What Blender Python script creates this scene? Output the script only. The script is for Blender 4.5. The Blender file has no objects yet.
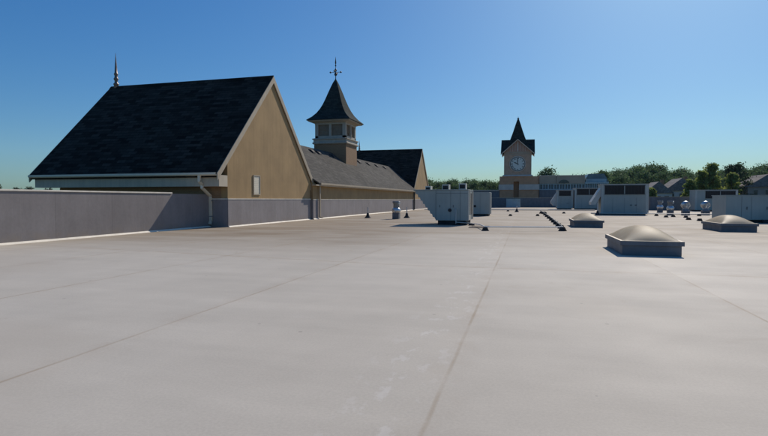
import bpy, math, random
import numpy as np
from mathutils import Vector, Matrix
C = bpy.context; S = C.scene
R = math.radians
rng = random.Random(7)

# ------------------------------------------------------------------ camera, sky, sun, exposure
cam_d = bpy.data.cameras.new('camera'); cam = bpy.data.objects.new('camera', cam_d)
S.collection.objects.link(cam); S.camera = cam
cam_d.sensor_width = 36; cam_d.lens = 24.375; cam_d.clip_start = 0.1; cam_d.clip_end = 6000
cam.location = (0, 0, 1.6); cam.rotation_euler = (R(90 - 2.04), 0, R(15.16))

SUN = Vector((0.22, 0.76, 0.58)).normalized()          # towards the sun
sun_elev = math.asin(SUN.z); sun_az = math.atan2(SUN.x, SUN.y)
W = bpy.data.worlds.new("World"); S.world = W; W.use_nodes = True
wn = W.node_tree.nodes; wl = W.node_tree.links
sky = wn.new('ShaderNodeTexSky'); sky.sky_type = 'NISHITA'; sky.sun_disc = False
sky.sun_elevation = sun_elev; sky.sun_rotation = sun_az
sky.altitude = 300; sky.air_density = 1.0; sky.dust_density = 1.0; sky.ozone_density = 1.0
bg = wn['Background']; bg.inputs['Strength'].default_value = 0.10
gm = wn.new('ShaderNodeGamma'); gm.inputs['Gamma'].default_value = .7
hs = wn.new('ShaderNodeHueSaturation'); hs.inputs['Saturation'].default_value = 1.7
tn = wn.new('ShaderNodeMix'); tn.data_type = 'RGBA'; tn.blend_type = 'MULTIPLY'; tn.inputs[0].default_value = 1
tn.inputs[7].default_value = (.88, 1.42, 1.93, 1)        # a clear, polarised blue
wl.new(sky.outputs['Color'], gm.inputs['Color']); wl.new(gm.outputs['Color'], hs.inputs['Color'])
wl.new(hs.outputs['Color'], tn.inputs[6]); wl.new(tn.outputs[2], bg.inputs['Color'])
sd = bpy.data.lights.new('sun', 'SUN'); sd.energy = 4.8; sd.angle = R(0.5); sd.color = (1.0, 0.90, 0.78)
so = bpy.data.objects.new('sun', sd); S.collection.objects.link(so)
so.rotation_euler = SUN.to_track_quat('Z', 'Y').to_euler(); so.location = (40, 120, 100)
S.view_settings.view_transform = 'Standard'; S.view_settings.look = 'None'
S.view_settings.exposure = -0.35; S.view_settings.gamma = 1
S.view_settings.use_curve_mapping = False

# ------------------------------------------------------------------ helpers
class MB:
    """collects shapes in WORLD coordinates and links them as one mesh object"""
    def __init__(s): s.v = []; s.f = []; s.sm = []
    def add(s, vs, fs, smooth=False):
        n = len(s.v); s.v += [tuple(v) for v in vs]; s.f += [tuple(i + n for i in f) for f in fs]
        s.sm += [smooth] * len(fs); return s
    def box(s, x0, x1, y0, y1, z0, z1):
        vs = [(x, y, z) for z in (z0, z1) for y in (y0, y1) for x in (x0, x1)]
        return s.add(vs, [(0, 2, 3, 1), (4, 5, 7, 6), (0, 1, 5, 4), (2, 6, 7, 3), (0, 4, 6, 2), (1, 3, 7, 5)])
    def prism(s, poly, a, b, axis='X'):
        def P(p, t):
            return {'X': (t, p[0], p[1]), 'Y': (p[0], t, p[1]), 'Z': (p[0], p[1], t)}[axis]
        n = len(poly)
        vs = [P(p, a) for p in poly] + [P(p, b) for p in poly]
        fs = [tuple(range(n))[::-1], tuple(range(n, 2 * n))] + [(i, (i + 1) % n, (i + 1) % n + n, i + n) for i in range(n)]
        return s.add(vs, fs)
    def lathe(s, c, prof, n=20, smooth=True):
        """prof = [(radius, z), ...] round the vertical through c"""
        vs = []
        for r, z in prof:
            for k in range(n):
                a = 2 * math.pi * k / n; vs.append((c[0] + r * math.cos(a), c[1] + r * math.sin(a), c[2] + z))
        fs = []
        for i in range(len(prof) - 1):
            for k in range(n):
                k2 = (k + 1) % n; fs.append((i * n + k, i * n + k2, (i + 1) * n + k2, (i + 1) * n + k))
        s.add(vs, fs, smooth)
        m = len(prof)
        s.add(vs[:n], [tuple(range(n))[::-1]]); s.add(vs[(m - 1) * n:], [tuple(range(n))]); return s
    def square(s, cx, cy, prof, smooth=False):
        """prof = [(half width, z), ...]; a square tower/roof of changing width"""
        vs = [];
        for h, z in prof: vs += [(cx - h, cy - h, z), (cx + h, cy - h, z), (cx + h, cy + h, z), (cx - h, cy + h, z)]
        fs = [(0, 3, 2, 1)]
        m = len(prof)
        for i in range(m - 1):
            for k in range(4):
                k2 = (k + 1) % 4; fs.append((i * 4 + k, i * 4 + k2, i * 4 + 4 + k2, i * 4 + 4 + k))
        fs.append(tuple((m - 1) * 4 + k for k in range(4)))
        return s.add(vs, fs, smooth)
    def tube(s, pts, r, n=8):
        pts = [Vector(p) for p in pts]; rs = r if isinstance(r, (list, tuple)) else [r] * len(pts)
        vs = []
        for i, p in enumerate(pts):
            if i == 0: d = pts[1] - p
            elif i == len(pts) - 1: d = p - pts[i - 1]
            else: d = (pts[i + 1] - p).normalized() + (p - pts[i - 1]).normalized()
            d.normalize(); u = d.orthogonal().normalized() if abs(d.z) > .99 else d.cross(Vector((0, 0, 1))).normalized()
            w = d.cross(u)
            for k in range(n):
                a = 2 * math.pi * k / n; vs.append(p + (u * math.cos(a) + w * math.sin(a)) * rs[i])
        fs = [(i * n + k, i * n + (k + 1) % n, (i + 1) * n + (k + 1) % n, (i + 1) * n + k) for i in range(len(pts) - 1) for k in range(n)]
        s.add(vs, fs, True); s.add(vs[:n], [tuple(range(n))[::-1]]); s.add(vs[-n:], [tuple(range(n))]); return s
    def parts(s, name, m, parent, per=8, bevel=0):
        """one object for every box collected"""
        for k in range(0, len(s.v), per):
            q = MB(); q.v = s.v[k:k + per]; q.f = [tuple(i - k for i in f) for f in s.f if k <= f[0] < k + per]; q.sm = [False] * len(q.f)
            q.build(name, m, parent, bevel)
    def build(s, name, m, parent=None, bevel=0):
        off = Vector((0, 0, 0))
        p = parent
        while p is not None: off += p.location; p = p.parent
        me = bpy.data.meshes.new(name)
        me.from_pydata([(x - off.x, y - off.y, z - off.z) for x, y, z in s.v], [], s.f)
        me.polygons.foreach_set('use_smooth', s.sm); me.materials.append(m); me.update()
        o = bpy.data.objects.new(name, me); S.collection.objects.link(o); o.parent = parent
        if bevel:
            b = o.modifiers.new('bevel', 'BEVEL'); b.width = bevel; b.segments = 2; b.limit_method = 'ANGLE'; b.angle_limit = R(40)
        return o

def tag(o, label=None, cat=None, group=None, kind=None):
    if label: o['label'] = label
    if cat: o['category'] = cat
    if group: o['group'] = group
    if kind: o['kind'] = kind
    return o
def thing(name, loc, label, cat, group=None):
    o = bpy.data.objects.new(name, None); o.empty_display_size = .3; S.collection.objects.link(o)
    o.location = loc; return tag(o, label, cat, group)
def copy_tree(o, parent=None):
    kids = list(o.children)
    c = o.copy(); S.collection.objects.link(c); c.parent = parent
    for k in kids: copy_tree(k, c)
    return c

# ------------------------------------------------------------------ materials
class NT:
    def __init__(s, name):
        s.m = bpy.data.materials.new(name); s.m.use_nodes = True
        s.n = s.m.node_tree.nodes; s.l = s.m.node_tree.links; s.b = s.n['Principled BSDF']
        s.tc = s.n.new('ShaderNodeTexCoord'); s.geo = s.n.new('ShaderNodeNewGeometry')
    def pos(s): return s.geo.outputs['Position']
    def noise(s, scale, detail=4, rough=.55, vec=None, stretch=None):
        t = s.n.new('ShaderNodeTexNoise'); t.inputs['Scale'].default_value = scale
        t.inputs['Detail'].default_value = detail; t.inputs['Roughness'].default_value = rough
        v = vec or s.pos()
        if stretch:
            mp = s.n.new('ShaderNodeMapping'); mp.inputs['Scale'].default_value = stretch
            s.l.new(v, mp.inputs['Vector']); v = mp.outputs['Vector']
        s.l.new(v, t.inputs['Vector']); return t.outputs['Fac']
    def ramp(s, fac, stops):
        r = s.n.new('ShaderNodeValToRGB'); e = r.color_ramp.elements
        while len(e) < len(stops): e.new(.5)
        for el, (p, c) in zip(e, stops):
            el.position = p; el.color = (c if isinstance(c, tuple) else (c, c, c)) + (1,)
        s.l.new(fac, r.inputs['Fac']); return r.outputs['Color']
    def math(s, op, a, b=None, c=None):
        t = s.n.new('ShaderNodeMath'); t.operation = op
        for i, v in enumerate((a, b, c)):
            if v is None: continue
            if isinstance(v, (int, float)): t.inputs[i].default_value = v
            else: s.l.new(v, t.inputs[i])
        return t.outputs[0]
    def mix(s, fac, a, b, mode='MIX'):
        t = s.n.new('ShaderNodeMix'); t.data_type = 'RGBA'; t.blend_type = mode
        for i, v in ((0, fac), (6, a), (7, b)):
            if isinstance(v, (int, float)): t.inputs[i].default_value = v
            elif isinstance(v, tuple): t.inputs[i].default_value = v + (1,)
            else: s.l.new(v, t.inputs[i])
        return t.outputs[2]
    def bump(s, h, strength=.3, dist=.02):
        b = s.n.new('ShaderNodeBump'); b.inputs['Strength'].default_value = strength; b.inputs['Distance'].default_value = dist
        s.l.new(h, b.inputs['Height']); s.l.new(b.outputs['Normal'], s.b.inputs['Normal'])
    def out(s, col, rough=.7, metal=0):
        if isinstance(col, tuple): s.b.inputs['Base Color'].default_value = col + (1,)
        else: s.l.new(col, s.b.inputs['Base Color'])
        if isinstance(rough, (int, float)): s.b.inputs['Roughness'].default_value = rough
        else: s.l.new(rough, s.b.inputs['Roughness'])
        s.b.inputs['Metallic'].default_value = metal; return s.m

def mottled(name, c, rough=.75, amt=.18, scale=1.2, metal=0, bump=0, streak=0, fine=40):
    t = NT(name); k = lambda f: tuple(x * f for x in c)
    col = t.ramp(t.noise(scale, 6), [(.3, k(1 - amt)), (.7, k(1 + amt))])
    if streak:
        st = t.ramp(t.noise(1.0, 5, vec=None, stretch=(5, 5, .25)), [(.35, 1 - streak), (.6, 1.0)])
        col = t.mix(1.0, col, st, 'MULTIPLY')
    if bump: t.bump(t.noise(fine, 3), bump, .01)
    return t.out(col, rough, metal)

M = {}
M['tan'] = mottled('tan_stucco', (.375, .248, .115), .9, .13, .8, bump=.5, streak=.09, fine=18)
M['grey_wall'] = mottled('grey_wall_membrane', (.215, .195, .185), .75, .16, .5, bump=.25, streak=.13)
def membrane_wall(name, f):
    t = NT(name); F = lambda *c: tuple(v * f for v in c)
    sep = t.n.new('ShaderNodeSeparateXYZ'); t.l.new(t.pos(), sep.inputs[0])
    a = t.math('ADD', sep.outputs[0], sep.outputs[1])
    c = t.ramp(t.noise(.5, 7, .65), [(.3, F(.182, .160, .156)), (.5, F(.213, .190, .184)), (.7, F(.238, .214, .210))])
    c = t.mix(1.0, c, t.ramp(t.noise(1.0, 6, .7, stretch=(1.4, 1.4, .12)), [(.35, .90), (.6, 1.03)]), 'MULTIPLY')
    c = t.mix(1.0, c, t.ramp(t.noise(9, 4, .7), [(.3, .93), (.7, 1.06)]), 'MULTIPLY')
    ph = t.math('FRACT', t.math('DIVIDE', a, 2.9))
    lap = t.math('LESS_THAN', t.math('ABSOLUTE', t.math('SUBTRACT', ph, .5)), .006)
    c = t.mix(t.math('MULTIPLY', lap, t.ramp(t.noise(2, 3), [(.35, .25), (.6, .65)])), c, (.13, .115, .105))
    low = t.n.new('ShaderNodeMapRange'); t.l.new(sep.outputs[2], low.inputs[0]); low.inputs[1].default_value = .45; low.inputs[2].default_value = 0
    st = t.math('MULTIPLY', low.outputs[0], t.ramp(t.noise(1.6, 6, .7), [(.42, 0), (.62, .7)]))
    c = t.mix(st, c, (.24, .19, .14))
    t.bump(t.math('ADD', t.noise(1.3, 5), t.math('MULTIPLY', t.math('GREATER_THAN', ph, .5), .25)), .35, .02)
    return t.out(c, .72)
M['grey_wall'] = membrane_wall('grey_wall_membrane', 1.0); M['grey_band'] = membrane_wall('grey_band_membrane', 1.28)
M['cream'] = mottled('cream_trim', (.45, .37, .26), .6, .08, 1.5, streak=.1)
M['trim_white'] = mottled('white_trim', (.42, .37, .29), .6, .08, 1.5, streak=.12)
M['frieze'] = mottled('grey_frieze_board', (.55, .47, .35), .7, .08, 1.0, streak=.12)
M['sealant'] = mottled('pale_base_flashing', (.72, .66, .55), .7, .15, 2.0)
M['hvac'] = mottled('grey_blue_painted_steel', (.36, .39, .35), .45, .09, .8, streak=.06)
M['hvac_light'] = mottled('pale_painted_steel', (.55, .52, .45), .5, .12, 1.5, streak=.08)
M['black'] = mottled('black_rubber', (.025, .025, .028), .8, .3, 3)
M['coil'] = mottled('dark_condenser_coil', (.012, .009, .008), .6, .35, 5)
M['galv'] = mottled('galvanised_steel', (.62, .63, .63), .42, .15, 6, metal=.9)
M['galv_dull'] = mottled('dull_galvanised_steel', (.24, .26, .27), .6, .18, 4, metal=.5)
M['pipe'] = mottled('white_pipe', (.55, .55, .53), .5, .1, 3)
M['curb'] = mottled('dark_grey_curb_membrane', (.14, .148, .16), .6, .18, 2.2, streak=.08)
M['brown'] = mottled('brown_tower_stone', (.47, .325, .225), .9, .15, 1.4, bump=.3)
M['stone_light'] = mottled('pale_tower_band', (.58, .52, .44), .9, .12, 1.0)
M['panel'] = mottled('taupe_wall_panel', (.38, .33, .25), .9, .1, .4)
M['teal'] = mottled('teal_shopfront_panel', (.10, .17, .19), .4, .2, 1.0)
M['teal_pale'] = mottled('pale_teal_metal', (.30, .42, .45), .5, .15, 1.2)
M['iron'] = mottled('dark_iron', (.05, .055, .06), .5, .2, 8, metal=.4)
M['bronze'] = mottled('weathered_copper_finial', (.22, .17, .14), .45, .25, 6, metal=.6)
M['louver'] = mottled('grey_louver', (.36, .29, .22), .7, .12, 3)
M['dial'] = mottled('clock_dial_white', (.60, .64, .58), .4, .05, 2)
M['clock_black'] = mottled('clock_black', (.02, .02, .02), .5, .1, 3)
M['bark'] = mottled('bark', (.07, .055, .04), .95, .3, 3)
M['brick_house'] = mottled('house_siding', (.30, .27, .25), .9, .1, .5)
M['house_tan'] = mottled('house_tan_siding', (.34, .29, .24), .9, .1, .5)
M['house_pale'] = mottled('house_pale_siding', (.72, .68, .62), .9, .06, .5)
M['glass'] = mottled('dark_window_glass', (.03, .04, .05), .12, .1, 1)

M['seam'] = mottled('unit_seam_grey', (.11, .125, .125), .6, .1, 3)
M['pale_pipe'] = mottled('pale_conduit', (.80, .77, .70), .5, .06, 3)
M['gutter'] = mottled('cream_gutter', (.74, .66, .50), .55, .06, 2)
M['tower_wood'] = mottled('tower_gable_boards', (.42, .26, .19), .9, .12, 1.5)
M['tower_base'] = mottled('tower_base_brick', (.50, .29, .165), .9, .12, 1.2)
M['hvac_edge'] = mottled('pale_steel_edge', (.46, .48, .43), .5, .1, 1.2)
def brick():
    t = NT('brown_brick')
    sep = t.n.new('ShaderNodeSeparateXYZ'); t.l.new(t.pos(), sep.inputs[0])
    cb = t.n.new('ShaderNodeCombineXYZ')
    t.l.new(t.math('ADD', sep.outputs[0], sep.outputs[1]), cb.inputs[0]); t.l.new(sep.outputs[2], cb.inputs[1])
    b = t.n.new('ShaderNodeTexBrick'); t.l.new(cb.outputs[0], b.inputs['Vector'])
    b.inputs['Scale'].default_value = 1; b.inputs['Brick Width'].default_value = .22; b.inputs['Row Height'].default_value = .075
    b.inputs['Mortar Size'].default_value = .008
    b.inputs['Color1'].default_value = (.25, .14, .068, 1); b.inputs['Color2'].default_value = (.31, .185, .095, 1)
    b.inputs['Mortar'].default_value = (.26, .19, .12, 1)
    return t.out(b.outputs['Color'], .9)
M['brick'] = brick()

def shingle(name, c1, c2, along, row=.2):
    """courses follow height, tabs run along one axis"""
    t = NT(name)
    sep = t.n.new('ShaderNodeSeparateXYZ'); t.l.new(t.pos(), sep.inputs[0])
    cb = t.n.new('ShaderNodeCombineXYZ')
    hx = sep.outputs[0] if along == 'X' else sep.outputs[1] if along == 'Y' else t.math('ADD', sep.outputs[0], sep.outputs[1])
    t.l.new(hx, cb.inputs[0]); t.l.new(sep.outputs[2], cb.inputs[1])
    b = t.n.new('ShaderNodeTexBrick'); t.l.new(cb.outputs[0], b.inputs['Vector'])
    b.inputs['Scale'].default_value = 1; b.inputs['Brick Width'].default_value = .62; b.inputs['Row Height'].default_value = row
    b.inputs['Mortar Size'].default_value = .012; b.inputs['Mortar Smooth'].default_value = .4; b.inputs['Bias'].default_value = 0
    b.inputs['Color1'].default_value = c1 + (1,); b.inputs['Color2'].default_value = c2 + (1,)
    b.inputs['Mortar'].default_value = tuple(x * .45 for x in c1) + (1,)
    n = t.ramp(t.noise(2.3, 6, .65), [(.3, .72), (.7, 1.25)])
    n2 = t.ramp(t.noise(.25, 3), [(.35, .88), (.65, 1.1)])
    n3 = t.ramp(t.noise(30, 3, .7), [(.3, .75), (.7, 1.25)])
    col = t.mix(1, t.mix(1, t.mix(1, b.outputs['Color'], n, 'MULTIPLY'), n2, 'MULTIPLY'), n3, 'MULTIPLY')
    t.bump(t.math('ADD', b.outputs['Fac'], t.math('MULTIPLY', t.noise(25, 2), -.6)), -.6, .012)
    t.b.inputs['Specular IOR Level'].default_value = .15
    return t.out(col, .97)
M['shingle_shaded'] = shingle('shaded_shingles', (.008, .008, .007), (.045, .041, .034), 'X', .19)  # same shingles as the grey ones, backlit shade put into the colour
M['shingle_grey'] = shingle('grey_shingles', (.075, .071, .063), (.11, .103, .09), 'Y', .17)
M['shingle_spire'] = shingle('spire_shingles', (.018, .027, .025), (.036, .048, .045), 'XY', .2)
M['shingle_house'] = shingle('house_shingles', (.20, .18, .17), (.27, .25, .23), 'X', .25)

def membrane():
    t = NT('roof_membrane')
    sep = t.n.new('ShaderNodeSeparateXYZ'); t.l.new(t.pos(), sep.inputs[0]); X, Y = sep.outputs[0], sep.outputs[1]
    base = t.ramp(t.noise(.11, 7, .6, stretch=(1, .55, 1)), [(.32, (.495, .448, .372)), (.5, (.52, .474, .398)), (.68, (.545, .502, .426))])
    med = t.ramp(t.noise(.9, 8, .62), [(.3, .94), (.7, 1.045)])
    fine = t.ramp(t.noise(38, 4, .75), [(.3, .92), (.7, 1.07)])
    strk = t.ramp(t.noise(1.0, 6, .6, stretch=(.16, 1.3, 1)), [(.34, .945), (.62, 1.02)])
    col = t.mix(1, t.mix(1, t.mix(1, base, med, 'MULTIPLY'), fine, 'MULTIPLY'), strk, 'MULTIPLY')
    # brown dust that gathers further along the roof, in drifts
    def ease(v, a, b_):
        q = t.n.new('ShaderNodeMapRange'); q.interpolation_type = 'SMOOTHSTEP'; t.l.new(v, q.inputs[0])
        q.inputs[1].default_value = a; q.inputs[2].default_value = b_; return q.outputs[0]
    drift = t.math('MAXIMUM', t.math('MULTIPLY', ease(X, -0.5, -7.0), ease(Y, 11.0, 22.0)), t.math('MULTIPLY', ease(Y, 13.0, 28.0), .85))
    dm = t.math('MULTIPLY', drift, t.ramp(t.noise(.25, 7, .7, stretch=(.5, 1.5, 1)), [(.30, .40), (.60, .95)]))
    col = t.mix(dm, col, (.25, .19, .125))
    # each sheet its own slight tone
    fl = t.math('FLOOR', t.math('DIVIDE', t.math('ADD', X, 4.42), 3.75))
    wn_ = t.n.new('ShaderNodeTexWhiteNoise'); wn_.noise_dimensions = '1D'; t.l.new(fl, wn_.inputs['W'])
    col = t.mix(1, col, t.ramp(wn_.outputs['Value'], [(0, .955), (1, 1.03)]), 'MULTIPLY')
    wob = t.math('MULTIPLY', t.math('SUBTRACT', t.noise(.6, 4), .5), .035)
    Xw = t.math('ADD', X, wob)
    # lap seams every 3.75 m along the roof
    ph = t.math('ADD', t.math('DIVIDE', t.math('ADD', Xw, 4.42), 3.75), .5)
    d = t.math('MULTIPLY', t.math('ABSOLUTE', t.math('SUBTRACT', t.math('FRACT', ph), .5)), 3.75)
    # cross laps
    bend = t.math('MULTIPLY', t.math('MAXIMUM', t.math('SUBTRACT', -3.0, X), 0.0), .15)
    Yw = t.math('SUBTRACT', t.math('ADD', Y, wob), bend)
    ph2 = t.math('ADD', t.math('DIVIDE', t.math('SUBTRACT', Yw, 12.35), 15.2), .5)
    d2 = t.math('MULTIPLY', t.math('ABSOLUTE', t.math('SUBTRACT', t.math('FRACT', ph2), .5)), 15.2)
    def band(dd, w0, w1):
        mr = t.n.new('ShaderNodeMapRange'); t.l.new(dd, mr.inputs[0]); mr.inputs[1].default_value = w0; mr.inputs[2].default_value = w1
        mr.inputs[3].default_value = 1; mr.inputs[4].default_value = 0; return mr.outputs[0]
    brk = t.ramp(t.noise(.5, 4), [(.38, .25), (.6, 1)])
    thin = t.math('MULTIPLY', t.math('MAXIMUM', band(d, .008, .028), band(d2, .012, .045)), brk)
    wide = t.math('MULTIPLY', t.math('MAXIMUM', band(d, 0, .28), t.math('MULTIPLY', band(d2, 0, .45), 1.2)), t.ramp(t.noise(1.7, 6, .7), [(.45, 0.0), (.75, .55)]))
    col = t.mix(t.math('MULTIPLY', wide, .7), col, (.36, .27, .19))
    col = t.mix(t.math('MULTIPLY', thin, .62), col, (.31, .235, .155))
    # pale scuffs of seam cleaner beside the laps
    sc = t.ramp(t.noise(3.6, 5, .7, stretch=(1.3, .7, 1)), [(.55, 0.0), (.62, .8)])
    side = t.math('MULTIPLY', sc, band(t.math('ABSOLUTE', t.math('ADD', X, 1.05)), .1, .55))
    sc2 = t.math('MULTIPLY', t.ramp(t.noise(.55, 6, .68), [(.62, 0.0), (.70, .35)]), t.ramp(t.noise(2.5, 5), [(.45, 0.0), (.6, 1)]))
    col = t.mix(t.math('MULTIPLY', t.math('MAXIMUM', side, sc2), .30), col, (.72, .69, .65))
    # dried puddle edges: thin contour lines of silt, and a few broad stains
    pn = t.noise(.17, 3, .5)
    ring = t.math('SUBTRACT', 1.0, t.math('MULTIPLY', t.math('ABSOLUTE', t.math('SUBTRACT', pn, .56)), 130.0))
    ring = t.math('MULTIPLY', t.math('MAXIMUM', ring, 0.0), t.ramp(t.noise(.8, 5, .7), [(.48, 0.0), (.64, .35)]))
    col = t.mix(t.math('MULTIPLY', ring, .55), col, (.33, .26, .19))
    pool = t.math('MULTIPLY', t.ramp(pn, [(.56, 0.0), (.60, .22)]), 1.0)
    col = t.mix(pool, col, (.44, .385, .31))
    foot = t.ramp(t.noise(3.2, 4, .75), [(.66, 0.0), (.72, .22)])
    col = t.mix(t.math('MULTIPLY', foot, t.ramp(t.noise(.3, 3), [(.45, 0.0), (.6, 1.0)])), col, (.36, .30, .23))
    # small dark specks
    vo = t.n.new('ShaderNodeTexVoronoi'); vo.inputs['Scale'].default_value = 1.3; t.l.new(t.pos(), vo.inputs['Vector'])
    sp = t.math('MULTIPLY', t.math('LESS_THAN', vo.outputs['Distance'], .035), .35)
    col = t.mix(sp, col, (.14, .12, .10))
    h = t.math('ADD', t.math('MULTIPLY', t.math('MAXIMUM', band(d, .03, .06), band(d2, .03, .06)), .05), t.math('MULTIPLY', t.noise(.35, 5, .55), .015))
    t.bump(t.math('ADD', h, t.math('MULTIPLY', t.noise(70, 2), .03)), .35, .03)
    rgh = t.ramp(t.noise(.5, 5), [(.3, .72), (.7, .82)])
    t.b.inputs['Specular IOR Level'].default_value = .26
    return t.out(col, rgh)
M['membrane'] = membrane()

def grass():
    t = NT('grass_ground')
    return t.out(t.ramp(t.noise(.02, 8), [(.3, (.05, .065, .025)), (.7, (.09, .10, .045))]), .95)
M['grass'] = grass()

def leaves(name, a, b, c, through=.35):
    t = NT(name)
    col = t.ramp(t.noise(.16, 5, .7), [(.32, a), (.5, b), (.68, c)])
    col = t.mix(1, col, t.ramp(t.noise(1.4, 3, .7), [(.3, .75), (.7, 1.25)]), 'MULTIPLY')
    t.out(col, .75)
    tr = t.n.new('ShaderNodeBsdfTranslucent'); t.l.new(col, tr.inputs['Color'])
    mx = t.n.new('ShaderNodeMixShader'); mx.inputs[0].default_value = through
    t.l.new(t.b.outputs[0], mx.inputs[1]); t.l.new(tr.outputs[0], mx.inputs[2])
    t.l.new(mx.outputs[0], t.n['Material Output'].inputs['Surface']); return t.m
M['leaf'] = leaves('leaves_green', (.085, .14, .065), (.115, .18, .075), (.15, .22, .085))
M['leaf_dark'] = leaves('leaves_dark', (.04, .065, .035), (.06, .095, .045), (.085, .125, .055))
M['leaf_yellow'] = leaves('leaves_yellow_green', (.17, .22, .055), (.22, .27, .07), (.27, .31, .09), .5)

def dome_mat():
    t = NT('ivory_acrylic')
    col = t.ramp(t.noise(2.5, 6), [(.3, (.80, .68, .48)), (.7, (.86, .77, .59))])
    t.out(col, .5); t.b.inputs['Specular IOR Level'].default_value = .12
    tr = t.n.new('ShaderNodeBsdfTranslucent'); t.l.new(col, tr.inputs['Color'])
    mx = t.n.new('ShaderNodeMixShader'); mx.inputs[0].default_value = .58
    t.l.new(t.b.outputs[0], mx.inputs[1]); t.l.new(tr.outputs[0], mx.inputs[2])
    t.l.new(mx.outputs[0], t.n['Material Output'].inputs['Surface']); return t.m
M['dome'] = dome_mat()

# ------------------------------------------------------------------ setting: ground and roof deck
GZ = -8.0; HAZE = .00006
g = MB(); g.add([(-3000, -3000, GZ), (3000, -3000, GZ), (3000, 3000, GZ), (-3000, 3000, GZ)], [(0, 1, 2, 3)])
tag(g.build('ground', M['grass']), kind='structure')
g = MB()
g.prism([(-18.3, -40), (90, -40), (90, 85.2), (18.2, 85.2), (18.2, 110.2), (-18.3, 110.2)], GZ, 0, 'Z')
tag(g.build('roof_deck', M['membrane']), kind='structure')
# car park on the far side of the building
g = MB(); g.box(-120, 200, 126, 160, GZ - .1, GZ + .004)
tag(g.build('car_park', mottled('asphalt', (.055, .055, .055), .9, .2, .3)), kind='structure')

# ------------------------------------------------------------------ parapets
t = thing('parapet_wall', (-17.9, 5, 0), 'long grey parapet wall with a pale coping along the left roof edge', 'parapet wall', 'parapet walls')
MB().box(-18.25, -17.7, -38, 26.6, -.05, 1.90).build('wall', M['grey_wall'], t)
MB().box(-18.29, -17.66, -38, 23.2, 1.902, 1.965).build('coping', M['sealant'], t, .008)
MB().prism([(-17.7, -.002), (-17.62, -.002), (-17.7, .07)], -38, 26.6, 'Y').build('base_flashing', M['sealant'], t)
t = thing('parapet_wall', (0, 110, 0), 'dark shaded parapet at the far roof edge in front of the clock tower', 'parapet wall', 'parapet walls')
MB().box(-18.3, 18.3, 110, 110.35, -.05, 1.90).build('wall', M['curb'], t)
MB().box(-18.32, 18.32, 109.96, 110.39, 1.902, 1.96).build('coping', M['frieze'], t)
t = thing('parapet_wall', (54, 85, 0), 'dark parapet with a pale coping at the right, behind the ball-shaped vents', 'parapet wall', 'parapet walls')
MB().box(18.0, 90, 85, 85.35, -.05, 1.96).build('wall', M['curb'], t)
MB().box(17.96, 90, 84.96, 85.39, 1.962, 2.03).build('coping', M['cream'], t)
MB().box(17.96, 18.3, 85.4, 109.95, -.05, 1.96).build('return_wall', M['curb'], t)

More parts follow.
